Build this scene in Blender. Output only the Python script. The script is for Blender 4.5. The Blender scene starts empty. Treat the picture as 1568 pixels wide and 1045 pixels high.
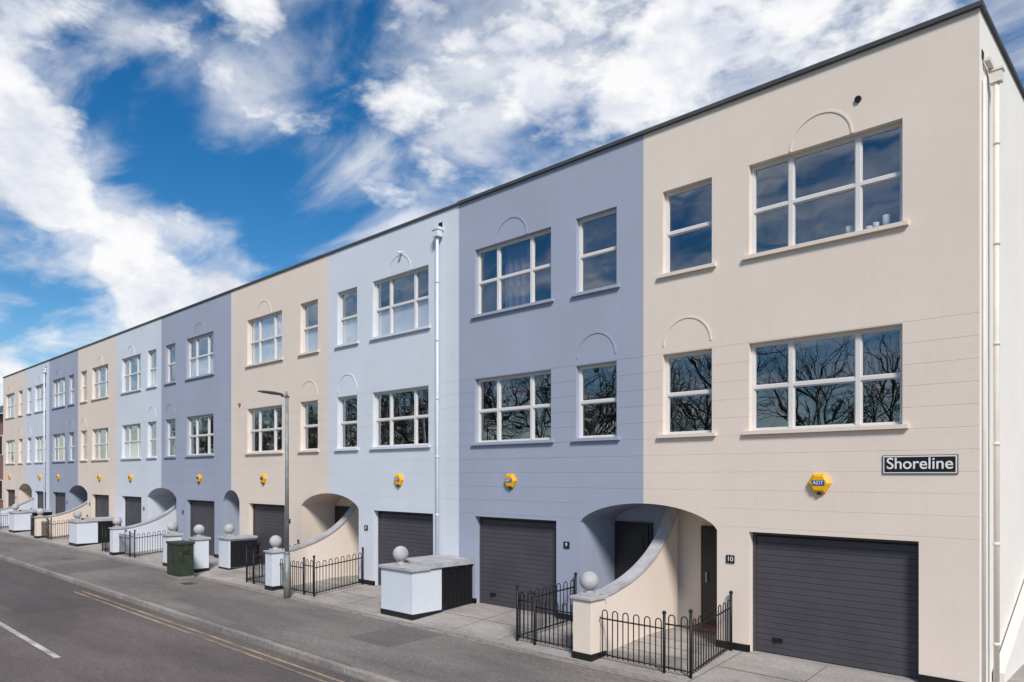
import bpy, math, random
from mathutils import Vector, Matrix
random.seed(4)
scn = bpy.context.scene
R = math.radians

# ------------------------------------------------------------------ materials
def new_mat(name):
    m = bpy.data.materials.new(name); m.use_nodes = True
    nt = m.node_tree
    return m, nt, nt.nodes['Principled BSDF']

def paint(name, col, rough=0.8, var=0.06, scale=1.2, bump=0.0, bscale=60, bdist=0.004, streak=0.0, metallic=0.0, col2=None, spec=0.3):
    m, nt, b = new_mat(name)
    N, L = nt.nodes, nt.links
    tc = N.new('ShaderNodeTexCoord')
    n1 = N.new('ShaderNodeTexNoise'); n1.inputs['Scale'].default_value = scale
    n1.inputs['Detail'].default_value = 6; n1.inputs['Roughness'].default_value = 0.65
    L.new(tc.outputs['Object'], n1.inputs['Vector'])
    mr = N.new('ShaderNodeMapRange')
    mr.inputs['From Min'].default_value = 0.3; mr.inputs['From Max'].default_value = 0.7
    L.new(n1.outputs['Fac'], mr.inputs['Value'])
    mx = N.new('ShaderNodeMix'); mx.data_type = 'RGBA'
    c2 = col2 if col2 else [c*(1-var*2) for c in col]
    mx.inputs[6].default_value = (*[min(1,c*(1+var*0.4)) for c in col], 1)
    mx.inputs[7].default_value = (*c2, 1)
    L.new(mr.outputs['Result'], mx.inputs[0])
    out = mx.outputs[2]
    if streak > 0:
        mp = N.new('ShaderNodeMapping'); mp.inputs['Scale'].default_value = (5, 5, 0.35)
        L.new(tc.outputs['Object'], mp.inputs['Vector'])
        n2 = N.new('ShaderNodeTexNoise'); n2.inputs['Scale'].default_value = 1.6; n2.inputs['Detail'].default_value = 5
        L.new(mp.outputs['Vector'], n2.inputs['Vector'])
        m2 = N.new('ShaderNodeMapRange'); m2.inputs['From Min'].default_value = 0.52; m2.inputs['From Max'].default_value = 0.8
        m2.inputs['To Max'].default_value = streak
        L.new(n2.outputs['Fac'], m2.inputs['Value'])
        mx2 = N.new('ShaderNodeMix'); mx2.data_type = 'RGBA'
        L.new(m2.outputs['Result'], mx2.inputs[0]); L.new(out, mx2.inputs[6])
        mx2.inputs[7].default_value = (*[c*0.55 for c in col], 1)
        out = mx2.outputs[2]
    L.new(out, b.inputs['Base Color'])
    b.inputs['Roughness'].default_value = rough
    b.inputs['Metallic'].default_value = metallic
    b.inputs['Specular IOR Level'].default_value = spec
    if bump > 0:
        n3 = N.new('ShaderNodeTexNoise'); n3.inputs['Scale'].default_value = bscale; n3.inputs['Detail'].default_value = 3
        L.new(tc.outputs['Object'], n3.inputs['Vector'])
        bp = N.new('ShaderNodeBump'); bp.inputs['Strength'].default_value = bump; bp.inputs['Distance'].default_value = bdist
        L.new(n3.outputs['Fac'], bp.inputs['Height']); L.new(bp.outputs['Normal'], b.inputs['Normal'])
    return m

CREAM = (0.79, 0.68, 0.59); BLUE = (0.365, 0.40, 0.505); WHITE = (0.66, 0.70, 0.77)
M = {}
M['cream'] = paint('render_cream', CREAM, 0.88, 0.035, 0.5, 0.45, 50, 0.005, 0.07)
M['blue'] = paint('render_blue', BLUE, 0.88, 0.045, 0.5, 0.45, 50, 0.005, 0.09)
M['white'] = paint('render_white', WHITE, 0.88, 0.035, 0.5, 0.45, 50, 0.005, 0.07)
M['gable'] = paint('render_gable', (0.86, 0.81, 0.75), 0.85, 0.03, 0.7, 0.5, 55, 0.006, 0.04)
M['upvc'] = paint('window_frame_white', (0.70, 0.68, 0.66), 0.4, 0.02, 2)
M['cap'] = paint('parapet_capping', (0.085, 0.085, 0.095), 0.5, 0.15, 2)
M['garage'] = paint('garage_door_grey', (0.078, 0.074, 0.086), 0.5, 0.10, 1.5)
M['black'] = paint('black_paint', (0.015, 0.015, 0.017), 0.45, 0.1, 4)
M['stone'] = paint('coping_stone', (0.48, 0.475, 0.49), 0.9, 0.16, 3, 0.6, 40, 0.008)
M['doordark'] = paint('door_dark', (0.04, 0.035, 0.035), 0.35, 0.05, 4)
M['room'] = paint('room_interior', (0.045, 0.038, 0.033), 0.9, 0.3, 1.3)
M['curtain'] = paint('curtain_cloth', (0.18, 0.17, 0.22), 0.9, 0.05, 3)
M['blind_reflection'] = paint('blind_reflection_white', (0.86, 0.86, 0.86), 0.9, 0.03, 3)  # white for blinds and cups, also imitates bright cloud reflections in upper panes
M['yellow'] = paint('alarm_yellow', (0.80, 0.42, 0.01), 0.45, 0.02, 3)
M['badge'] = paint('alarm_badge_blue', (0.03, 0.10, 0.32), 0.5, 0.02, 3)
M['letter'] = paint('lettering_white', (0.8, 0.8, 0.8), 0.6, 0.02, 3)
M['pipe'] = paint('downpipe_paint', (0.76, 0.70, 0.64), 0.5, 0.05, 3)
M['pipew'] = paint('downpipe_paint_white', (0.68, 0.71, 0.76), 0.5, 0.05, 3)
M['lamp'] = paint('lamp_galvanised', (0.30, 0.31, 0.31), 0.55, 0.2, 5, metallic=0.3)
M['lampdark'] = paint('lamp_head_dark', (0.06, 0.07, 0.08), 0.5, 0.1, 5)
M['cab'] = paint('cabinet_green', (0.045, 0.06, 0.04), 0.5, 0.25, 5)
M['bark'] = paint('bark', (0.06, 0.05, 0.042), 0.9, 0.3, 4)

def glass():
    m, nt, b = new_mat('window_glass'); N, L = nt.nodes, nt.links
    N.remove(b); out = N['Material Output']
    tr = N.new('ShaderNodeBsdfTransparent'); tr.inputs[0].default_value = (0.92, 0.93, 0.94, 1)
    gl = N.new('ShaderNodeBsdfGlossy'); gl.inputs['Roughness'].default_value = 0.008; gl.inputs['Color'].default_value = (0.90, 0.94, 1, 1)
    lw = N.new('ShaderNodeLayerWeight'); lw.inputs['Blend'].default_value = .5
    pw = N.new('ShaderNodeMath'); pw.operation='POWER'; L.new(lw.outputs['Facing'], pw.inputs[0]); pw.inputs[1].default_value = 2.5
    mr = N.new('ShaderNodeMapRange'); mr.inputs['To Min'].default_value = .25; mr.inputs['To Max'].default_value = 1.0
    L.new(pw.outputs[0], mr.inputs['Value'])
    tc = N.new('ShaderNodeTexCoord'); n = N.new('ShaderNodeTexNoise'); n.inputs['Scale'].default_value = 1.6; n.inputs['Detail'].default_value = 1
    L.new(tc.outputs['Object'], n.inputs['Vector'])
    bp = N.new('ShaderNodeBump'); bp.inputs['Strength'].default_value = 0.12; bp.inputs['Distance'].default_value = 0.03
    L.new(n.outputs['Fac'], bp.inputs['Height']); L.new(bp.outputs['Normal'], gl.inputs['Normal'])
    mx = N.new('ShaderNodeMixShader')
    L.new(mr.outputs[0], mx.inputs[0]); L.new(tr.outputs[0], mx.inputs[1]); L.new(gl.outputs[0], mx.inputs[2])
    L.new(mx.outputs[0], out.inputs['Surface'])
    return m
M['glass'] = glass()

def asphalt(name, c1, c2, speck=0.25, scale=30, big=0.35):
    m, nt, b = new_mat(name); N, L = nt.nodes, nt.links
    tc = N.new('ShaderNodeTexCoord')
    nb = N.new('ShaderNodeTexNoise'); nb.inputs['Scale'].default_value = big; nb.inputs['Detail'].default_value = 9; nb.inputs['Roughness'].default_value = 0.72
    mp = N.new('ShaderNodeMapping'); mp.inputs['Scale'].default_value = (0.4, 1.3, 1)
    L.new(tc.outputs['Object'], mp.inputs['Vector']); L.new(mp.outputs['Vector'], nb.inputs['Vector'])
    mr = N.new('ShaderNodeMapRange'); mr.inputs['From Min'].default_value = .40; mr.inputs['From Max'].default_value = .60
    L.new(nb.outputs['Fac'], mr.inputs['Value'])
    mx = N.new('ShaderNodeMix'); mx.data_type = 'RGBA'
    mx.inputs[6].default_value = (*c1, 1); mx.inputs[7].default_value = (*c2, 1)
    L.new(mr.outputs['Result'], mx.inputs[0])
    ns = N.new('ShaderNodeTexNoise'); ns.inputs['Scale'].default_value = scale; ns.inputs['Detail'].default_value = 7; ns.inputs['Roughness'].default_value = 0.85
    L.new(tc.outputs['Object'], ns.inputs['Vector'])
    mr2 = N.new('ShaderNodeMapRange'); mr2.inputs['From Min'].default_value = .36; mr2.inputs['From Max'].default_value = .64
    mr2.inputs['To Min'].default_value = 1-speck; mr2.inputs['To Max'].default_value = 1+speck
    L.new(ns.outputs['Fac'], mr2.inputs['Value'])
    vm = N.new('ShaderNodeVectorMath'); vm.operation = 'SCALE'
    L.new(mx.outputs[2], vm.inputs[0]); L.new(mr2.outputs['Result'], vm.inputs['Scale'])
    vo = N.new('ShaderNodeTexVoronoi'); vo.inputs['Scale'].default_value = 2.2; vo.inputs['Randomness'].default_value = 1
    L.new(tc.outputs['Object'], vo.inputs['Vector'])
    ms = N.new('ShaderNodeMapRange'); ms.inputs['From Min'].default_value = .05; ms.inputs['From Max'].default_value = .11
    ms.inputs['To Min'].default_value = .72; ms.inputs['To Max'].default_value = 1
    L.new(vo.outputs['Distance'], ms.inputs['Value'])
    vm2 = N.new('ShaderNodeVectorMath'); vm2.operation = 'SCALE'
    L.new(vm.outputs[0], vm2.inputs[0]); L.new(ms.outputs['Result'], vm2.inputs['Scale'])
    L.new(vm2.outputs[0], b.inputs['Base Color'])
    b.inputs['Roughness'].default_value = 0.9; b.inputs['Specular IOR Level'].default_value = 0.25
    bp = N.new('ShaderNodeBump'); bp.inputs['Strength'].default_value = .8; bp.inputs['Distance'].default_value = .008
    L.new(ns.outputs['Fac'], bp.inputs['Height']); L.new(bp.outputs['Normal'], b.inputs['Normal'])
    return m
M['road'] = asphalt('road_asphalt', (0.165, 0.136, 0.127), (0.110, 0.093, 0.089), .4, 22)
M['road2'] = asphalt('road_asphalt_repair', (0.125, 0.108, 0.104), (0.095, 0.084, 0.081), .4, 22)
M['pave'] = asphalt('pavement_asphalt', (0.225, 0.200, 0.182), (0.150, 0.136, 0.126), .40, 22, .5)
M['pave2'] = asphalt('pavement_repair', (0.180, 0.163, 0.152), (0.135, 0.123, 0.115), .36, 22)
M['conc'] = asphalt('forecourt_concrete', (0.42, 0.385, 0.355), (0.28, 0.257, 0.238), 0.22, 20, .7)
M['kerb'] = asphalt('kerb_concrete', (0.36, 0.32, 0.29), (0.22, 0.20, 0.185), 0.3, 25, 1.0)
M['yline'] = asphalt('yellow_line_paint', (0.44, 0.33, 0.20), (0.19, 0.155, 0.125), 0.4, 22, big=2.5)
M['wline'] = asphalt('white_line_paint', (0.62, 0.60, 0.58), (0.32, 0.30, 0.29), 0.3, 22, big=3)
M['grass'] = asphalt('grass', (0.06, 0.085, 0.03), (0.04, 0.055, 0.022), 0.4)
M['pebble'] = asphalt('gravel', (0.34, 0.29, 0.25), (0.14, 0.12, 0.10), 0.7)
M['joint'] = paint('joint_fill', (0.12, 0.11, 0.10), 0.9, 0.2, 3)

def brickm(name, c1, c2, mortar, sx, rot=False, bw=0.22, rh=0.075):
    m, nt, b = new_mat(name); N, L = nt.nodes, nt.links
    tc = N.new('ShaderNodeTexCoord'); bt = N.new('ShaderNodeTexBrick')
    if rot:
        sp = N.new('ShaderNodeSeparateXYZ'); cb = N.new('ShaderNodeCombineXYZ')
        L.new(tc.outputs['Object'], sp.inputs[0])
        ad = N.new('ShaderNodeMath'); L.new(sp.outputs[0], ad.inputs[0]); L.new(sp.outputs[1], ad.inputs[1])
        L.new(ad.outputs[0], cb.inputs[0]); L.new(sp.outputs[2], cb.inputs[1]); L.new(cb.outputs[0], bt.inputs['Vector'])
    else:
        L.new(tc.outputs['Object'], bt.inputs['Vector'])
    bt.inputs['Color1'].default_value = (*c1, 1); bt.inputs['Color2'].default_value = (*c2, 1); bt.inputs['Mortar'].default_value = (*mortar, 1)
    bt.inputs['Scale'].default_value = 1; bt.inputs['Brick Width'].default_value = bw; bt.inputs['Row Height'].default_value = rh
    bt.inputs['Mortar Size'].default_value = 0.008
    L.new(bt.outputs['Color'], b.inputs['Base Color']); b.inputs['Roughness'].default_value = .9
    return m
M['brick'] = brickm('red_brick', (0.30, 0.10, 0.06), (0.22, 0.08, 0.05), (0.3, 0.27, 0.24), 1, True)
M['sett'] = brickm('edging_setts', (0.29, 0.24, 0.21), (0.17, 0.145, 0.13), (0.36, 0.33, 0.31), 1, False, 0.2, 0.105)

# ------------------------------------------------------------------ mesh builder
class MB:
    def __init__(s): s.v=[]; s.f=[]; s.m=[]; s.sm=[]; s.mats=[]
    def mi(s, k):
        if k not in s.mats: s.mats.append(k)
        return s.mats.index(k)
    def poly(s, pts, k, smooth=False):
        n=len(s.v); s.v += [tuple(p) for p in pts]; s.f.append(tuple(range(n,n+len(pts)))); s.m.append(s.mi(k)); s.sm.append(smooth)
    def box(s, x0,x1,y0,y1,z0,z1,k, M4=None):
        c=[(x0,y0,z0),(x1,y0,z0),(x1,y1,z0),(x0,y1,z0),(x0,y0,z1),(x1,y0,z1),(x1,y1,z1),(x0,y1,z1)]
        if M4 is not None: c=[tuple(M4@Vector(p)) for p in c]
        n=len(s.v); s.v+=c
        for q in [(0,3,2,1),(4,5,6,7),(0,1,5,4),(1,2,6,5),(2,3,7,6),(3,0,4,7)]:
            s.f.append(tuple(n+i for i in q)); s.m.append(s.mi(k)); s.sm.append(False)
    def cyl(s, p0,p1,r0,r1,k,n=10,caps=True,smooth=True):
        p0=Vector(p0); p1=Vector(p1); d=(p1-p0)
        if d.length<1e-6: return
        d.normalize(); a=d.orthogonal().normalized(); b=d.cross(a); st=len(s.v)
        for p,r in ((p0,r0),(p1,r1)):
            for i in range(n):
                t=2*math.pi*i/n; s.v.append(tuple(p+a*math.cos(t)*r+b*math.sin(t)*r))
        km=s.mi(k)
        for i in range(n):
            j=(i+1)%n; s.f.append((st+i,st+j,st+n+j,st+n+i)); s.m.append(km); s.sm.append(smooth)
        if caps:
            s.f.append(tuple(st+i for i in reversed(range(n)))); s.m.append(km); s.sm.append(False)
            s.f.append(tuple(st+n+i for i in range(n))); s.m.append(km); s.sm.append(False)
    def sphere(s,c,r,k,nu=20,nv=12):
        st=len(s.v); km=s.mi(k)
        for i in range(nv+1):
            th=math.pi*i/nv
            for j in range(nu):
                ph=2*math.pi*j/nu
                s.v.append((c[0]+r*math.sin(th)*math.cos(ph),c[1]+r*math.sin(th)*math.sin(ph),c[2]+r*math.cos(th)))
        for i in range(nv):
            for j in range(nu):
                a=st+i*nu+j;b=st+i*nu+(j+1)%nu;c2=st+(i+1)*nu+(j+1)%nu;d=st+(i+1)*nu+j
                s.f.append((a,d,c2,b)); s.m.append(km); s.sm.append(True)
    def obj(s,name,parent=None,bevel=0):
        me=bpy.data.meshes.new(name); me.from_pydata(s.v,[],s.f)
        for k in s.mats: me.materials.append(M[k])
        for p,mi,sm in zip(me.polygons,s.m,s.sm): p.material_index=mi; p.use_smooth=sm
        me.validate(); me.update()
        o=bpy.data.objects.new(name,me); scn.collection.objects.link(o)
        if bevel:
            bv=o.modifiers.new('bevel','BEVEL'); bv.width=bevel; bv.segments=2; bv.limit_method='ANGLE'; bv.angle_limit=R(50)
        if parent:
            o.parent=parent; o.matrix_parent_inverse=Matrix.Translation(parent.location).inverted()
        return o
def empty(name,loc):
    e=bpy.data.objects.new(name,None); e.location=loc; e.empty_display_size=.3; scn.collection.objects.link(e); return e
def text(s,name,loc,size,k,parent,extr=0.003,sx=1.0,off=0.0):
    c=bpy.data.curves.new(name,'FONT'); c.body=s; c.size=size; c.align_x='CENTER'; c.align_y='CENTER'; c.extrude=extr; c.offset=off
    c.materials.append(M[k])
    o=bpy.data.objects.new(name,c); scn.collection.objects.link(o)
    o.parent=parent; o.matrix_parent_inverse=Matrix.Translation(parent.location).inverted()
    o.location=loc; o.rotation_euler=(R(90),0,0); o.scale=(sx,1,1)
    return o

# ------------------------------------------------------------------ houses
GZ=[5.36-0.32*i for i in range(0,11)]
ROOF=9.65
H=[
 (-5.57,0.0,'cream',(-5.14,-4.12),(-3.42,-0.99),(-3.42,-0.77),[-5.57],[]),
 (-10.87,-5.57,'blue',(-7.23,-6.20),(-10.30,-7.92),(-10.30,-7.77),[-5.57],[]),
 (-16.64,-10.87,'white',(-16.18,-15.17),(-14.42,-12.02),(-14.38,-11.84),[-16.64],[]),
 (-23.0,-16.64,'cream',(-18.26,-17.24),(-21.78,-19.40),(-21.66,-19.22),[-16.64],[-23.0]),
 (-29.4,-23.0,'blue',(-28.95,-27.95),(-26.85,-24.45),(-26.86,-24.36),[-29.4],[-23.0]),
 (-34.8,-29.4,'white',(-30.95,-29.95),(-34.1,-31.75),(-34.1,-31.65),[-29.4],[]),
 (-40.6,-34.8,'cream',(-40.15,-39.15),(-38.35,-35.95),(-38.35,-35.85),[-40.6],[]),
 (-45.9,-40.6,'blue',(-42.25,-41.25),(-45.25,-42.9),(-45.25,-42.8),[-40.6],[]),
 (-51.2,-45.9,'white',(-50.75,-49.75),(-49.0,-46.65),(-49.0,-46.55),[-51.2],[]),
 (-56.9,-51.2,'cream',(-52.85,-51.85),(-56.2,-53.85),(-56.2,-53.75),[-51.2],[]),
]
def arcz(x,c,hw,rise,spring):
    t=min(1,abs(x-c)/hw); return spring+rise*(1-t**2.1)**(1/1.45)

def window(fb,gb,ib,x0,x1,z0,z1,big,treat):
    y0,y1=0.10,0.16; fw=0.045
    fb.box(x0,x0+fw,y0,y1,z0,z1,'upvc'); fb.box(x1-fw,x1,y0,y1,z0,z1,'upvc')
    fb.box(x0+fw,x1-fw,y0+.002,y1,z0,z0+fw,'upvc'); fb.box(x0+fw,x1-fw,y0+.002,y1,z1-fw,z1,'upvc')
    W=x1-x0; zm=(z0+z1)/2
    cols=[x0+fw]
    if big: 
        for t in (0.285,0.725): 
            xm=x0+W*t; fb.box(xm-.035,xm+.035,y0-.004,y1,z0+fw,z1-fw,'upvc'); cols+= [xm-.035,xm+.035]
    cols.append(x1-fw)
    for i in range(0,len(cols),2):
        a,b=cols[i],cols[i+1]
        fb.box(a,b,y0-.002,y1,zm-.025,zm+.025,'upvc')
        for (c,d) in ((z0+fw,zm-.025),(zm+.025,z1-fw)):
            s=.022; ya,yb=y0+.016,y1-.01
            fb.box(a,a+s,ya,yb,c,d,'upvc'); fb.box(b-s,b,ya,yb,c,d,'upvc')
            fb.box(a+s,b-s,ya+.002,yb,c,c+s,'upvc'); fb.box(a+s,b-s,ya+.002,yb,d-s,d,'upvc')
            e1,e2=random.uniform(-.003,.003),random.uniform(-.003,.003)
            gb.poly([(a+s,.14,c+s),(b-s,.14+e2,c+s),(b-s,.14+e1+e2,d-s),(a+s,.14+e1,d-s)],'glass')
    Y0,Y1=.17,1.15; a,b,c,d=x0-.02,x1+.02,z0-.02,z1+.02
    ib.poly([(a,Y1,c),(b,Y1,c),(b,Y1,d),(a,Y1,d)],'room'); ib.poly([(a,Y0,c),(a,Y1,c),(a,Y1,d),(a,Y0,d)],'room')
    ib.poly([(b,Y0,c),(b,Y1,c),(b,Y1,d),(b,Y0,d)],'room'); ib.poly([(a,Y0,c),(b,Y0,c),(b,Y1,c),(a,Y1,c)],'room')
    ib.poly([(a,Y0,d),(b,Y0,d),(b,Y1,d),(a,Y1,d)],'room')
    def cloth(xa,xb,za,zb,k,y=.28,amp=.03,per=.14):
        n=max(2,int((xb-xa)/.02)); 
        for i in range(n):
            p=xa+(xb-xa)*i/n; q=xa+(xb-xa)*(i+1)/n
            yp=y+amp*math.sin(p/per*6.28); yq=y+amp*math.sin(q/per*6.28)
            ib.poly([(p,yp,za),(q,yq,za),(q,yq,zb),(p,yp,zb)],k,True)
    if treat=='half': cloth(x0+.03,x1-.03,z0,zm,'blind_reflection',.19,0.004)
    elif treat=='full': cloth(x0+.03,x1-.03,z0,z1,'blind_reflection',.19,0.004)  # white sheet behind the glass, paints a bright cloud reflection
    elif treat=='curt':
        cloth(x0+.02,x0+W*.2,z0,z1,'curtain'); cloth(x1-W*.2,x1-.02,z0,z1,'curtain')
    elif treat=='net':
        cloth(x0+W*.3,x1-W*.3,z0,z1,'curtain',.3,.03,.2)
    elif treat=='cups':
        for px,w,h in ((x1-.85,.05,.15),(x1-.72,.04,.10),(x1-.3,.05,.2),(x1-.45,.04,.12),(x1-.55,.05,.08)):
            ib.cyl((px,.26,z0+.06),(px,.26,z0+.06+h),w,w*1.15,'blind_reflection',10)

treats={0:('', 'cups','',''),1:('','net','',''),2:('half','half','',''),3:('half','full','',''),4:('','half','',''),  # half and full on white and second cream house imitate reflected clouds
        5:('half','curt','','half'),6:('','curt','',''),7:('half','half','',''),8:('','half','',''),9:('','','','')}
def house(i,h):
    xl,xr,col,sw,bw,ga,arcs,pas=h
    E=empty('terraced_house',((xl+xr)/2,0,0))
    wb=MB(); fb=MB(); gb=MB(); ib=MB(); tb=MB()
    rects=[(sw[0],sw[1],6.85,8.43),(bw[0],bw[1],6.85,8.43),(sw[0],sw[1],3.82,5.35),(bw[0],bw[1],3.82,5.35),(ga[0],ga[1],-.1,2.09)]
    AR=[(c,1.55,.43,2.09,1.25) for c in arcs]+[(c,.64,.42,2.10,6.0) for c in pas]
    skip=[(max(xl,c-hw),min(xr,c+hw),-.1,2.56) for c,hw,_,_,_ in AR]
    xs=sorted(set([xl,xr]+[v for r in rects+skip for v in r[:2]]))
    zs=set([-.1,ROOF]+[v for r in rects+skip for v in r[2:4]])
    gr=[]; GH=.005
    for g in GZ: zs|={g-GH,g+GH}; gr.append(g)
    zs=sorted(zs)
    for a,b in zip(xs[:-1],xs[1:]):
        if b-a<1e-5: continue
        for c,d in zip(zs[:-1],zs[1:]):
            mx,mz=(a+b)/2,(c+d)/2
            if any(r[0]<mx<r[1] and r[2]<mz<r[3] for r in rects+skip): continue
            g=any(abs(mz-q)<GH for q in gr) 
            y=.003 if g else 0
            wb.poly([(a,y,c),(b,y,c),(b,y,d),(a,y,d)],col)
            if g:
                wb.poly([(a,0,c),(b,0,c),(b,y,c),(a,y,c)],col); wb.poly([(a,y,d),(b,y,d),(b,0,d),(a,0,d)],col)
    for r in rects:
        D=.26 if r is rects[-1] else .17
        x0,x1,z0,z1=r
        wb.poly([(x0,0,z0),(x0,D,z0),(x0,D,z1),(x0,0,z1)],col); wb.poly([(x1,0,z0),(x1,0,z1),(x1,D,z1),(x1,D,z0)],col)
        wb.poly([(x0,0,z1),(x0,D,z1),(x1,D,z1),(x1,0,z1)],col)
        wb.poly([(x0,0,z0),(x1,0,z0),(x1,D,z0),(x0,D,z0)],col)
    for c,hw,rise,spring,D in AR:
        a0,a1=max(xl,c-hw),min(xr,c+hw); n=28
        for k in range(n):
            p=a0+(a1-a0)*k/n; q=a0+(a1-a0)*(k+1)/n; zp=arcz(p,c,hw,rise,spring); zq=arcz(q,c,hw,rise,spring)
            wb.poly([(p,0,zp),(q,0,zq),(q,0,2.56),(p,0,2.56)],col)
            wb.poly([(p,0,zp),(p,D,zp),(q,D,zq),(q,0,zq)],col,True)
        xe=a0 if a0>xl+.01 else a1
        wb.poly([(xe,0,-.1),(xe,D,-.1),(xe,D,spring),(xe,0,spring)],col)
        wb.poly([(a0,D,-.1),(a1,D,-.1),(a1,D,2.6),(a0,D,2.6)],col)
        if hw>1:
            s=1 if xe>c else -1
            xa,xb=sorted((c+s*.62,c+s*1.47))
            tb.box(xa-.05,xb+.04,D-.06,D-.001,0,2.06,'doordark')
            tb.box(xa+.02,xb-.03,D-.085,D-.061,.05,2.0,'doordark')
            for zz in (.2,1.1): tb.box(xa+.14,xb-.15,D-.095,D-.086,zz,zz+.75,'doordark')
            hx = xa+.1 if s>0 else xb-.1
            tb.box(hx-.015,hx+.015,D-.13,D-.095,.95,1.15,'stone')
            if s<0: tb.box(c+s*.38-.05,c+s*.38+.05,D-.03,D-.001,1.0,1.3,'stone')
            tb.box(xa-.05,xb+.07,D-.38,D-.1,0,.12,'brick')
    wb.poly([(xl,.2,9.45),(xr,.2,9.45),(xr,9,9.45),(xl,9,9.45)],'cap')
    wb.poly([(xl,9,-.1),(xr,9,-.1),(xr,9,ROOF),(xl,9,ROOF)],col)
    wb.poly([(xl,.2,9.4),(xr,.2,9.4),(xr,.2,ROOF),(xl,.2,ROOF)],col)
    if i==0:
        wb.poly([(0,0,-.3),(0,9,-.3),(0,9,ROOF),(0,0,ROOF)],'gable')
        tb.box(-.2,.05,.2,9.05,ROOF,ROOF+.05,'cap')
    if i==9: wb.poly([(xl,0,-.3),(xl,9,-.3),(xl,9,ROOF),(xl,0,ROOF)],col)
    tb.box(xl,xr+(.05 if i==0 else 0),-.04 if i>1 else -.06,.2,ROOF-.005,ROOF+(.05 if i>1 else .062),'cap')
    cuts=sorted([(ga[0],ga[1])]+[(s[0],s[1]) for s in skip]); x=xl
    for a,b in cuts+[(xr,xr)]:
        if a-x>.02: tb.box(x,a,-.014,.05,-.12,.13,'black')
        x=b
    tr=treats[i]
    for r,big,t in ((rects[0],0,tr[0]),(rects[1],1,tr[1]),(rects[2],0,tr[2]),(rects[3],1,tr[3])):
        tb.box(r[0]-.09,r[1]+.09,-.065,.1,r[2]-.05,r[2]+.012,col)
        window(fb,gb,ib,*r,big,t)
    for cx,cz in (((bw[0]+bw[1])/2,8.44),((sw[0]+sw[1])/2,5.50)):
        n=28; r0,r1=.475,.505; pj=.012
        for k in range(n):
            t0,t1=math.pi*k/n,math.pi*(k+1)/n
            P=lambda r,t,y:(cx+r*math.cos(t),y,cz+r*math.sin(t)*.98)
            tb.poly([P(r0,t0,-pj),P(r1,t0,-pj),P(r1,t1,-pj),P(r0,t1,-pj)],col)
            tb.poly([P(r1,t0,-pj),P(r1,t0,0),P(r1,t1,0),P(r1,t1,-pj)],col,True)
            tb.poly([P(r0,t0,0),P(r0,t0,-pj),P(r0,t1,-pj),P(r0,t1,0)],col,True)
    gd=MB(); z=.02; gx0,gx1=ga
    gd.box(gx0,gx1,.20,.24,-.05,2.09,'black')
    gd.box(gx0,gx0+.05,.15,.199,-.02,2.09,'garage'); gd.box(gx1-.05,gx1,.15,.199,-.02,2.09,'garage'); gd.box(gx0+.05,gx1-.05,.15,.199,2.04,2.09,'garage')
    while z<2.0:
        z2=min(z+.099,2.035); gd.box(gx0+.052,gx1-.052,.18,.199,z,z2,'garage'); z+=.105
    gd.box(gx0+.35,gx0+.52,.16,.179,.22,.29,'black'); gd.cyl((gx0+.435,.16,.255),(gx0+.435,.13,.255),.03,.03,'black')
    gd.obj('garage_door',E)
    ab=MB(); cx,cz=(bw[0]+bw[1])/2,2.94
    def hexa(r,y): return [(cx+r*math.cos(R(60*k))*1.02,y,cz+r*math.sin(R(60*k))*.98) for k in range(6)]
    h0,h1,h2=hexa(.18,0),hexa(.18,-.05),hexa(.13,-.085)
    for A,B in ((h0,h1),(h1,h2)):
        for k in range(6): ab.poly([A[k],A[(k+1)%6],B[(k+1)%6],B[k]],'yellow')
    ab.poly(h2,'yellow'); ab.box(cx-.1,cx+.1,-.092,-.084,cz-.035,cz+.05,'badge')
    ab.box(cx-.03,cx+.03,-.06,-.02,cz-.185,cz-.14,'black')
    ab.obj('burglar_alarm_box',E)
    if i<3: text('ADT','alarm_lettering',(cx,-.096,cz+.006),.085,'letter',E,.002)
    pn=ga[0]-.34 if sw[0]<bw[0] else ga[1]+.29
    nb=MB(); nb.box(pn-.075,pn+.075,-.02,0,1.52,1.66,'black'); nb.obj('number_plate',E)
    text(str(10-i),'number_text',(pn,-.022,1.59),.12,'letter',E,.002)
    wb.obj('walls',E); fb.obj('window_frames',E); gb.obj('window_glass',E); ib.obj('rooms',E); tb.obj('trim',E)
    return E
HE=[house(i,h) for i,h in enumerate(H)]

def downpipe(x,y,z1,k,parent,dx):
    b=MB(); b.cyl((x,y,-.1),(x,y,z1),.038,.038,k,12); s=.75 if dx else 1
    b.box(x-.10*s,x+.10*s,y-.08*s,y+.08*s,z1,z1+.16,k); b.box(x-.12*s,x+.12*s,y-.10*s,y+.10*s,z1+.16,z1+.19,k)
    z=.6
    while z<z1: b.cyl((x,y,z),(x,y,z+.05),.045,.045,k,12); z+=1.45
    if dx: b.box(x-.115,x-.10,y-.4,y-.28,z1+.24,z1+.36,'black'); b.box(x-.09,x-.02,y-.36,y-.0,z1+.2,z1+.25,k)
    else: b.box(x-.07,x+.07,y+.10,y+.12,z1+.26,z1+.38,'black'); b.box(x-.05,x+.05,y,y+.1,z1+.19,z1+.26,k)
    b.obj('downpipe',parent)
downpipe(-11.55,-.11,9.0,'pipew',HE[2],0)
downpipe(-46.5,-.11,9.0,'pipew',HE[8],0)
downpipe(.11,.52,8.75,'pipe',HE[0],1)
b=MB(); b.cyl((.03,.14,-.1),(.03,.14,8.7),.022,.022,'pipe',10); b.obj('gable_conduit',HE[0])
b=MB(); b.cyl((-1.62,-.03,8.93),(-1.62,.02,8.93),.05,.05,'black',14); b.obj('wall_vent',HE[0])
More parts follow.
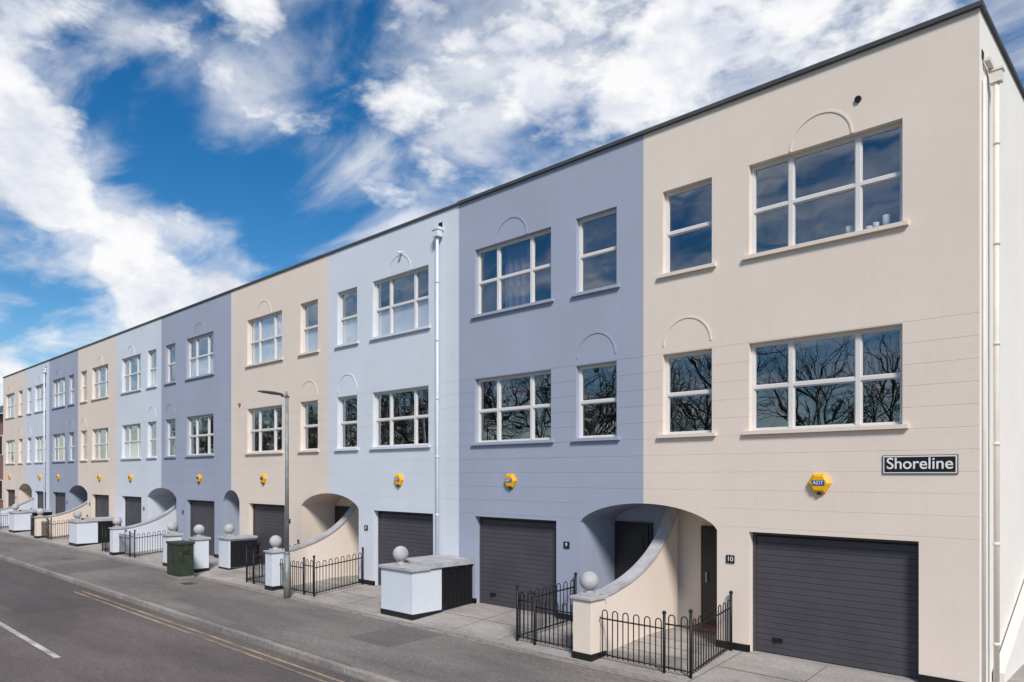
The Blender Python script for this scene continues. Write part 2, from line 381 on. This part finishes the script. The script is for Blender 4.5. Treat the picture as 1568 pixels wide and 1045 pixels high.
b=MB(); b.cyl((-13.1,-.10,8.95),(-13.1,.01,8.95),.03,.03,'pipew'); b.cyl((-13.1,-.1,8.96),(-13.1,-.1,8.90),.04,.04,'pipew'); b.obj('wall_vent',HE[2])
b=MB(); b.cyl((-22.3,-.06,5.55),(-22.3,.01,5.55),.05,.05,'brick'); b.obj('wall_vent',HE[3])
sg=empty('house_name_sign',(-.76,0,3.235)); b=MB()
b.box(-1.26,-.26,-.02,-.001,3.09,3.37,'black'); b.box(-1.25,-.27,-.024,-.019,3.10,3.36,'letter'); b.box(-1.232,-.288,-.028,-.023,3.118,3.342,'black'); b.obj('sign_board',sg)
text('Shoreline','sign_lettering',(-.76,-.031,3.238),.24,'letter',sg,.002,.98,.002)

# ------------------------------------------------------------------ party walls with curved top and ball piers
def gz(y):
    if y>-1.9: return .079*y if y<0 else 0
    return -.15-(-1.9-y)*.025
def ball(b,x,y,z,r=.165):
    b.box(x-.13,x+.13,y-.13,y+.13,z,z+.05,'stone'); b.cyl((x,y,z+.05),(x,y,z+.10),.09,.07,'stone',16); b.sphere((x,y,z+.09+r*.95),r,'stone',28,18)
for c,ck in ((-5.57,'cream'),(-16.64,'white'),(-29.4,'white'),(-40.6,'cream'),(-51.2,'white')):
    E=empty('curved_boundary_wall',(c,-1,0)); b=MB()
    prof=[(-1.5,.90),(-1.2,.93),(-.94,.99),(-.6,1.08),(-.3,1.19),(0,1.33),(.3,1.51),(.55,1.71),(.8,1.97),(.95,2.17),(1.07,2.40),(1.2,2.46)]
    pr=[]
    for k in range(len(prof)-1):
        p0=prof[max(0,k-1)];p1=prof[k];p2=prof[k+1];p3=prof[min(len(prof)-1,k+2)]
        for s in range(4):
            t=s/4
            pr.append(tuple(.5*((2*p1[j])+(-p0[j]+p2[j])*t+(2*p0[j]-5*p1[j]+4*p2[j]-p3[j])*t*t+(-p0[j]+3*p1[j]-3*p2[j]+p3[j])*t**3) for j in (0,1)))
    pr.append(prof[-1]); pr=[q for q in pr if q[1]<2.42]
    w=.11
    for (ya,za),(yb,zb) in zip(pr[:-1],pr[1:]):
        for s,k in ((w,'cream' if ck=='cream' or c==-16.64 else 'white'),(-w,'blue' if ck=='cream' else 'cream')):
            b.poly([(c+s,ya,-.3),(c+s,yb,-.3),(c+s,yb,zb),(c+s,ya,za)],k)
        W=w+.03; T=.06
        b.poly([(c-W,ya,za+T),(c+W,ya,za+T),(c+W,yb,zb+T),(c-W,yb,zb+T)],'stone',True)
        b.poly([(c-W,ya,za),(c+W,ya,za),(c+W,yb,zb),(c-W,yb,zb)],'stone',True)
        for s in (W,-W): b.poly([(c+s,ya,za),(c+s,yb,zb),(c+s,yb,zb+T),(c+s,ya,za+T)],'stone')
    b.obj('curved_wall',E)
    b=MB(); b.box(c-.2,c+.2,-1.92,-1.5,-.03,.90,ck); b.box(c-.215,c+.215,-1.935,-1.485,-.25,-.03,'black')
    b.box(c-.24,c+.24,-1.96,-1.46,.90,.95,'stone'); ball(b,c,-1.71,.95,.17); b.obj('pier',E,.006)

# ------------------------------------------------------------------ bin stores
def store(c,ck='white',w=.58):
    E=empty('bin_store',(c,-1,0)); b=MB()
    b.box(c-w,c+w,-1.83,-.98,-.02,.93,ck); b.box(c-w-.012,c+w+.012,-1.842,-.97,-.25,-.02,'black')
    b.box(c-w,c-w+.12,-.975,-.02,-.1,.93,ck)
    b.box(c-w-.05,c+w+.05,-1.88,-1.35,.93,1.0,'stone')
    b.box(c-w-.05,c+w+.05,-1.348,-.015,.95,1.08,'stone')
    ball(b,c-.12,-1.62,1.0,.18); b.obj('store_walls',E,.006)
    b=MB(); x=c+w-.02
    y=-.94
    while y<-.06: b.box(x-.012,x+.012,y,y+.062,.0,.88,'black'); y+=.085
    b.box(x-.04,x-.013,-.95,-.03,.08,.14,'black'); b.box(x-.04,x-.013,-.95,-.03,.75,.81,'black'); b.box(x-.03,x+.02,-.06,-.02,-.05,.95,'black')
    b.obj('slatted_gate',E)
store(-10.95); store(-34.75); store(-45.9)
E=empty('bin_store',(-21.4,-.6,0)); b=MB()
b.box(-21.8,-21.05,-1.0,-.03,-.02,.93,'white'); b.box(-21.81,-21.04,-1.01,-.02,-.15,-.02,'black'); b.box(-21.85,-21.0,-1.05,-.015,.93,1.0,'stone'); ball(b,-21.45,-.8,1.0,.17)
b.obj('store_walls',E,.006); b=MB(); y=-.95
while y<-.06: b.box(-21.045,-21.02,y,y+.07,.0,.88,'black'); y+=.085
b.obj('slatted_gate',E)
for px in (-21.9,-24.1):
    E=empty('gate_pier',(px,-1.6,0)); b=MB(); b.box(px-.25,px+.25,-1.85,-1.4,-.02,.93,'white'); b.box(px-.26,px+.26,-1.86,-1.39,-.3,-.02,'black'); b.box(px-.3,px+.3,-1.9,-1.35,.93,1.0,'stone'); ball(b,px,-1.62,1.0,.17); b.obj('pier',E,.006)

# ------------------------------------------------------------------ railings
def railing(b,p,q,h=.92,post0=True,post1=True):
    p=Vector((p[0],p[1],gz(p[1]))); q=Vector((q[0],q[1],gz(q[1]))); d=q-p; Ln=d.length; n=max(2,int(round(Ln/.105)));  n+= n%2
    up=Vector((0,0,1))
    for t,f in ((p,post0),(q,post1)):
        if f:
            b.cyl(t-up*.05,t+up*(h+.08),.024,.024,'black',8); b.sphere(tuple(t+up*(h+.10)),.036,'black',10,6)
    for z in (.10,h-.16): b.cyl(p+up*z,q+up*z,.015,.015,'black',6)
    pts=[p+d*(k+.5)/n for k in range(n)]
    for k,a in enumerate(pts): b.cyl(a+up*.06,a+up*(h-.06),.010,.010,'black',6,False)
    for k in range(0,n-1,2):
        a=pts[k]+up*(h-.06); c=pts[k+1]+up*(h-.06); m=(a+c)/2; r=(c-a)/2; pv=a
        for s in range(1,7):
            t=math.pi*s/6; nx=m-r*math.cos(t)+up*r.length*math.sin(t)
            b.cyl(pv,nx,.010,.010,'black',6,False); pv=nx
for c,(L,Rt) in ((-5.57,(-1.75,2.0)),(-16.64,(-1.75,2.0)),(-29.4,(-1.8,1.9)),(-40.6,(-1.8,1.9)),(-51.2,(-1.8,1.9))):
    for sgn,e in ((1,Rt),(-1,-L)):
        b=MB(); ya=-1.72
        railing(b,(c+sgn*.24,ya),(c+sgn*(e-.47),ya),.88,False,True)
        railing(b,(c+sgn*(e-.45),ya+.01),(c+sgn*e,ya+.02),.96,False,True)
        railing(b,(c+sgn*e,ya+.05),(c+sgn*(e-.14),-.08),.92,False,True)
        b.obj('iron_railing')

# ------------------------------------------------------------------ street lamp
E=empty('street_lamp',(-15.14,-2.2,-.16)); b=MB(); x,y=-15.14,-2.2; g=gz(y)
b.cyl((x,y,g-.05),(x,y,g+1.15),.085,.085,'lamp',16); b.cyl((x,y,g+1.15),(x,y,g+1.22),.085,.055,'lamp',16); b.cyl((x,y,g+1.22),(x,y,5.12),.055,.042,'lamp',14)
b.box(x-.045,x+.045,y-.095,y-.07,g+.3,g+.85,'lamp'); b.obj('column',E)
b=MB(); b.cyl((x,y+.06,5.12),(x,y-.16,5.14),.032,.032,'lamp',10)
secs=[(-.12,.04,.03),(-.2,.09,.05),(-.4,.13,.055),(-.65,.12,.045),(-.8,.05,.02)]
prev=None
for dy,w,hh in secs:
    zc=5.15+(-dy)*.06; ring=[(x+w*math.cos(t)*1.0,y+dy,zc+hh*math.sin(t)*(1 if math.sin(t)>0 else .45)) for t in [2*math.pi*k/14 for k in range(14)]]
    if prev:
        for k in range(14): b.poly([prev[k],prev[(k+1)%14],ring[(k+1)%14],ring[k]],'lampdark',True)
    else: b.poly(ring,'lampdark')
    prev=ring
b.poly(prev,'lampdark'); b.cyl((x,y-.02,5.1),(x,y-.02,5.26),.05,.035,'lamp',12); b.obj('lamp_head',E)

# ------------------------------------------------------------------ utility cabinet
E=empty('utility_cabinet',(-21.1,-2.5,-.2)); b=MB(); x,y=-21.1,-2.55; g=gz(y)
b.box(x-.47,x+.47,y-.25,y+.25,g,g+.08,'kerb'); b.box(x-.45,x+.45,y-.23,y+.23,g+.08,g+1.06,'cab'); b.box(x-.48,x+.48,y-.26,y+.26,g+1.06,g+1.13,'cab')
b.box(x-.43,x-.01,y-.245,y-.231,g+.13,g+1.02,'cab'); b.box(x+.01,x+.43,y-.245,y-.231,g+.13,g+1.02,'cab')
b.box(x+.03,x+.06,y-.26,y-.246,g+.5,g+.62,'black')
for k in range(4): b.box(x+.451,x+.46,y-.12,y+.12,g+.75+k*.04,g+.765+k*.04,'black')
b.obj('cabinet_body',E,.01)

# ------------------------------------------------------------------ ground, road, pavement
def sheet(name,x0,x1,prof,k,n=1):
    b=MB()
    for (ya,za),(yb,zb) in zip(prof[:-1],prof[1:]): b.poly([(x0,ya,za),(x1,ya,za),(x1,yb,zb),(x0,yb,zb)],k)
    return b.obj(name)
b=MB(); b.poly([(-1500,-1500,-.40),(1500,-1500,-.40),(1500,1500,-.40),(-1500,1500,-.40)],'grass'); b.obj('ground')
sheet('road',-260,60,[(-11.15,-.335),(-8,-.305),(-4.9,-.335)],'road')
sheet('pavement',-260,60,[(-4.76,-.222),(-1.9,-.150),(-1.88,-.150)],'pave')
sheet('pavement',-260,60,[(-14.2,-.2),(-11.3,-.222)],'pave')
def pz(y): return -.222+(y+4.76)*(.072/2.86)
for x0,x1,y0,y1 in ((-10.2,-8.9,-3.6,-2.3),(-17.5,-12.1,-4.2,-3.75),(-28,-25.2,-4.7,-2.4),(-8.0,-2.2,-4.35,-4.0)):
    sheet('pavement_repair',x0,x1,[(y0,pz(y0)+.003),(y1,pz(y1)+.003)],'pave2')
def rz(y): return -.335+( -4.9-y)*(.03/3.1)
for x0,x1,y0,y1 in ((-34,-18.5,-7.4,-5.9),(-60,-45,-7.7,-5.6)):
    sheet('road_repair',x0,x1,[(y0,rz(y0)+.003),(y1,rz(y1)+.003)],'road2')
sheet('forecourt',-57,.35,[(-2.02,-.1475),(-1.9,-.146),(0,0.004),(1.3,.004),(6.1,.004)],'conc')
sheet('edging',-57,.35,[(-2.24,-.1545),(-2.02,-.149)],'sett')
b=MB()
def fz(y): return -.146+(y+1.9)*(.15/1.9)+.004
for h in H:
    ga=h[5]; m=(ga[0]+ga[1])/2
    for x in (ga[0]-.1,ga[1]+.1,m): b.poly([(x-.007,-1.88,fz(-1.88)),(x+.007,-1.88,fz(-1.88)),(x+.007,0,fz(0)),(x-.007,0,fz(0))],'joint')
    b.poly([(ga[0]-.09,-.957,fz(-.957)+.001),(ga[1]+.09,-.957,fz(-.957)+.001),(ga[1]+.09,-.943,fz(-.943)+.001),(ga[0]-.09,-.943,fz(-.943)+.001)],'joint')
    for c in h[6]:
        for yy in (-1.4,-.95,-.5,-.05):
            a,bb=(c+.12,min(h[1],c+1.5)) if h[1]>c+.2 else (max(h[0],c-1.5),c-.12)
            b.poly([(a,yy-.006,fz(yy-.006)+.001),(bb,yy-.006,fz(yy-.006)+.001),(bb,yy+.006,fz(yy+.006)+.001),(a,yy+.006,fz(yy+.006)+.001)],'joint')
b.obj('paving_joint')
b=MB(); x=-120
while x<40:
    b.box(x+.006,x+.909,-4.9,-4.765,-.45,-.218+random.uniform(-.004,.004),'kerb'); b.box(x+.006,x+.909,-11.3,-11.15,-.45,-.218,'kerb'); x+=.915
b.obj('kerb',bevel=.015)
b=MB()
b.poly([(-21.5,-5.25,-.3255),(40,-5.25,-.3255),(40,-5.18,-.3265),(-21.5,-5.18,-.3265)],'yline')
b.poly([(-21.5,-5.45,-.3235),(40,-5.45,-.3235),(40,-5.38,-.3245),(-21.5,-5.38,-.3245)],'yline')
b.obj('double_yellow_line')
b=MB(); b.poly([(-120,-4.99,-.3290),(40,-4.99,-.3290),(40,-4.905,-.3300),(-120,-4.905,-.3300)],'pave2'); b.obj('gutter_channel')
b=MB(); x=-13.04
for k in range(9): b.poly([(x-6,-8.06,-.299),(x,-8.06,-.299),(x,-7.95,-.299),(x-6,-7.95,-.299)],'wline'); x-=9
b.poly([(-10.04,-8.06,-.299),(-4.04,-8.06,-.299),(-4.04,-7.95,-.299),(-10.04,-7.95,-.299)],'wline'); b.obj('centre_line')
def cover(x,y,w,d):
    b=MB(); z=pz(y)+.006; b.box(x-w,x+w,y-d,y+d,z-.05,z,'kerb'); b.box(x-w+.03,x+w-.03,y-d+.03,y+d-.03,z-.05,z+.003,'cap'); b.obj('utility_cover')
cover(-19.6,-2.9,.3,.22); cover(-29.5,-3.4,.3,.3)
sheet('gravel_bed',.35,9,[(-1.88,-.1485),(12,.02)],'pebble')
E=empty('ramp_wall',(.4,2,0)); b=MB()
b.poly([(.16,.8,-.2),(.16,4.6,-.2),(.16,4.6,1.75),(.16,.8,.15)],'gable'); b.poly([(.02,.8,.15),(.16,.8,.15),(.16,4.6,1.75),(.02,4.6,1.75)],'pipe'); b.poly([(.02,.8,-.2),(.16,.8,-.2),(.16,.8,.15),(.02,.8,.15)],'pipe')
b.obj('raking_wall',E)

# ------------------------------------------------------------------ end of street
E=empty('brick_house',(-68,4,0)); b=MB()
b.box(-75,-61,1,9,-.3,7.6,'brick'); 
b.poly([(-75.3,.6,7.5),(-60.7,.6,7.5),(-60.7,5,10),(-75.3,5,10)],'cap'); b.poly([(-75.3,9.4,7.5),(-60.7,9.4,7.5),(-60.7,5,10),(-75.3,5,10)],'cap')
b.poly([(-61,1,7.6),(-61,9,7.6),(-61,5,9.9)],'brick')
b.obj('walls_and_roof',E)
b=MB()
for x in (-73,-69.5,-66,-62.5):
    for z in (1.2,4.5): b.box(x-.6,x+.6,.95,1.02,z,z+1.5,'upvc'); b.box(x-.52,x+.52,.93,.96,z+.08,z+1.42,'room')
b.obj('windows',E)

# ------------------------------------------------------------------ bare trees across the road
def tree_mesh(seed):
    rnd=random.Random(seed); b=MB()
    def grow(p,d,L,r,lev):
        n=3 if lev<2 else 2; q=p; dd=d
        for s in range(n):
            dd=(dd+Vector((rnd.uniform(-1,1),rnd.uniform(-1,1),rnd.uniform(-.6,.9)))*.18).normalized()
            nq=q+dd*L/n; r1=r*(1-.38*(s+1)/n); b.cyl(q,nq,r*(1-.38*s/n),r1,'bark',6 if lev<2 else 3,False)
            q=nq
            if lev>0 and lev<5 and s<n-1:
                ax=dd.orthogonal().normalized(); ax.rotate(Matrix.Rotation(rnd.uniform(0,6.28),3,dd)); nd=(dd+ax*rnd.uniform(.6,1.1)).normalized(); grow(q,nd,L*.60,r1*.55,lev+1)
        if lev<6:
            for k in range(3 if lev<3 else 2):
                ax=dd.orthogonal().normalized(); ax.rotate(Matrix.Rotation(rnd.uniform(0,6.28),3,dd)); nd=(dd+ax*rnd.uniform(.35,.8)).normalized()
                grow(q,nd,L*rnd.uniform(.68,.84),r*.58,lev+1)
    grow(Vector((0,0,0)),Vector((0,0,1)),3.0,.25,0)
    return b
src=[]
k=0
rr=random.Random(9)
for row,(y,x0,x1,st) in enumerate(((-23,-4,-85,7.0),(-33,-10,-110,9))):
    x=x0
    while x>x1:
        if len(src)<3:
            o=tree_mesh(21+len(src)).obj('bare_tree'); src.append(o.data)
        else:
            o=bpy.data.objects.new('bare_tree',src[k%3]); scn.collection.objects.link(o)
        k+=1
        o.location=(x+rr.uniform(-1,1),y+rr.uniform(-1.5,1.5),-.4); o.rotation_euler=(0,0,rr.uniform(0,6.28)); s=rr.uniform(1.1,1.35); o.scale=(s,s,s)
        x-=st
for lx,ly,s in ((-60,-1.5,.4),(-80,-1.5,.8),(-92,-2,.9)):
    o=bpy.data.objects.new('bare_tree',src[1]); scn.collection.objects.link(o); o.location=(lx,ly,-.2); o.scale=(s,s,s)

# ------------------------------------------------------------------ world
w=bpy.data.worlds.new('World'); scn.world=w; w.use_nodes=True; nt=w.node_tree; N,L=nt.nodes,nt.links
bg=N['Background']; bg.inputs['Strength'].default_value=.10
sun_el,sun_az=R(42),R(128)
sky=N.new('ShaderNodeTexSky'); sky.sky_type='NISHITA'; sky.sun_disc=False; sky.sun_elevation=sun_el; sky.sun_rotation=sun_az
sky.air_density=1.0; sky.dust_density=.2; sky.ozone_density=2.5
hs=N.new('ShaderNodeHueSaturation'); hs.inputs['Saturation'].default_value=1.42; hs.inputs['Value'].default_value=1.05
L.new(sky.outputs[0],hs.inputs['Color'])
tc=N.new('ShaderNodeTexCoord')
def math_(op,a,b=None,clamp=False):
    n=N.new('ShaderNodeMath'); n.operation=op; n.use_clamp=clamp
    for i,v in enumerate((a,b)):
        if v is None: continue
        if isinstance(v,(int,float)): n.inputs[i].default_value=v
        else: L.new(v,n.inputs[i])
    return n.outputs[0]
nrm=N.new('ShaderNodeVectorMath'); nrm.operation='NORMALIZE'; L.new(tc.outputs['Generated'],nrm.inputs[0]); D=nrm.outputs[0]
sp=N.new('ShaderNodeSeparateXYZ'); L.new(D,sp.inputs[0])
den=math_('ADD',math_('MAXIMUM',sp.outputs[2],0.0),.14)
cb=N.new('ShaderNodeCombineXYZ'); L.new(math_('DIVIDE',sp.outputs[0],den),cb.inputs[0]); L.new(math_('DIVIDE',sp.outputs[1],den),cb.inputs[1])
def noise(scale,detail,rough,dist,loc,sc,rotz,vec=None):
    mp=N.new('ShaderNodeMapping'); mp.inputs['Location'].default_value=loc; mp.inputs['Scale'].default_value=sc; mp.inputs['Rotation'].default_value=(0,0,R(rotz))
    L.new(vec or cb.outputs[0],mp.inputs['Vector'])
    n=N.new('ShaderNodeTexNoise'); n.inputs['Scale'].default_value=scale; n.inputs['Detail'].default_value=detail; n.inputs['Roughness'].default_value=rough; n.inputs['Distortion'].default_value=dist
    L.new(mp.outputs[0],n.inputs['Vector']); return n.outputs['Fac']
nA=noise(8.5,9,.56,.1,(3.1,1.7,0),(1,1,1.9),0,D)
nB=noise(3.4,9,.56,.4,(1.1,5.7,0),(.75,1.35,1),-25)
blobs=[(-33,25.5,5,.14),(-29.5,17.6,4.5,.18),(-24.5,13.5,4.2,.20),(-33.7,7.7,3,.13),(-36,20,4,.14),(15,31,9,.20),(-4.3,31,6,.05),(-20,28,4.5,.08),(-7,24,6,.05),(-21,11.5,3,.1),(-1,29,4,.04),(-12,23,4,.04),
       (-28.5,22.8,4,-.19),(-17.5,17,4.5,-.15),(-13.5,29.3,3.4,-.16),(-24,19.6,4.2,-.13),(-33,11.2,3,-.16),(-26,23.5,3,-.06)]
off=None
for ra,el,rad,wt in blobs:
    yaw=R(43.63-ra); e=R(el); dv=(-math.sin(yaw)*math.cos(e),math.cos(yaw)*math.cos(e),math.sin(e))
    dn=N.new('ShaderNodeVectorMath'); dn.operation='DOT_PRODUCT'; L.new(D,dn.inputs[0]); dn.inputs[1].default_value=dv
    cr=math.cos(R(rad*1.7)); mr=N.new('ShaderNodeMapRange'); mr.interpolation_type='SMOOTHSTEP'
    mr.inputs['From Min'].default_value=cr; mr.inputs['From Max'].default_value=1; mr.inputs['To Max'].default_value=wt
    L.new(dn.outputs['Value'],mr.inputs['Value']); off=mr.outputs['Result'] if off is None else math_('ADD',off,mr.outputs['Result'])
thick=N.new('ShaderNodeMapRange'); thick.interpolation_type='SMOOTHSTEP'; thick.inputs['From Min'].default_value=.52; thick.inputs['From Max'].default_value=.71
L.new(math_('ADD',math_('ADD',math_('MULTIPLY',nA,.8),math_('MULTIPLY',nB,.2)),off),thick.inputs['Value'])
thin=N.new('ShaderNodeMapRange'); thin.interpolation_type='SMOOTHSTEP'; thin.inputs['From Min'].default_value=.37; thin.inputs['From Max'].default_value=.75; thin.inputs['To Max'].default_value=.75
L.new(math_('ADD',nB,math_('MULTIPLY',off,.8)),thin.inputs['Value'])
cl=math_('MAXIMUM',thick.outputs[0],thin.outputs[0])
shade=noise(9.0,7,.6,.2,(7,2,0),(1,1,1.6),0,D)
cm=N.new('ShaderNodeMix'); cm.data_type='RGBA'; cm.inputs[6].default_value=(6.8,7.2,8.2,1); cm.inputs[7].default_value=(9.8,9.8,9.9,1)
cs=N.new('ShaderNodeMapRange'); cs.inputs['From Min'].default_value=.38; cs.inputs['From Max'].default_value=.58; L.new(shade,cs.inputs['Value']); L.new(cs.outputs[0],cm.inputs[0])
mix=N.new('ShaderNodeMix'); mix.data_type='RGBA'; L.new(cl,mix.inputs[0]); L.new(hs.outputs[0],mix.inputs[6]); L.new(cm.outputs[2],mix.inputs[7])
L.new(mix.outputs[2],bg.inputs['Color'])

sl=bpy.data.lights.new('sun','SUN'); sl.energy=3.85; sl.angle=R(12); sl.color=(1,.95,.885)
so=bpy.data.objects.new('sun',sl); scn.collection.objects.link(so)
d=Vector((math.sin(sun_az)*math.cos(sun_el),math.cos(sun_az)*math.cos(sun_el),math.sin(sun_el)))
so.rotation_euler=d.to_track_quat('Z','Y').to_euler(); so.location=d*50

cam=bpy.data.cameras.new('camera'); co=bpy.data.objects.new('camera',cam); scn.collection.objects.link(co); scn.camera=co
cam.sensor_width=36; cam.lens=36*1114/1568; cam.shift_y=.1304; cam.clip_end=4000; cam.clip_start=.1
co.location=(2.30,-11.94,3.08); co.rotation_euler=(R(90),0,R(43.63))
scn.view_settings.view_transform='Standard'; scn.view_settings.look='None'; scn.view_settings.exposure=0
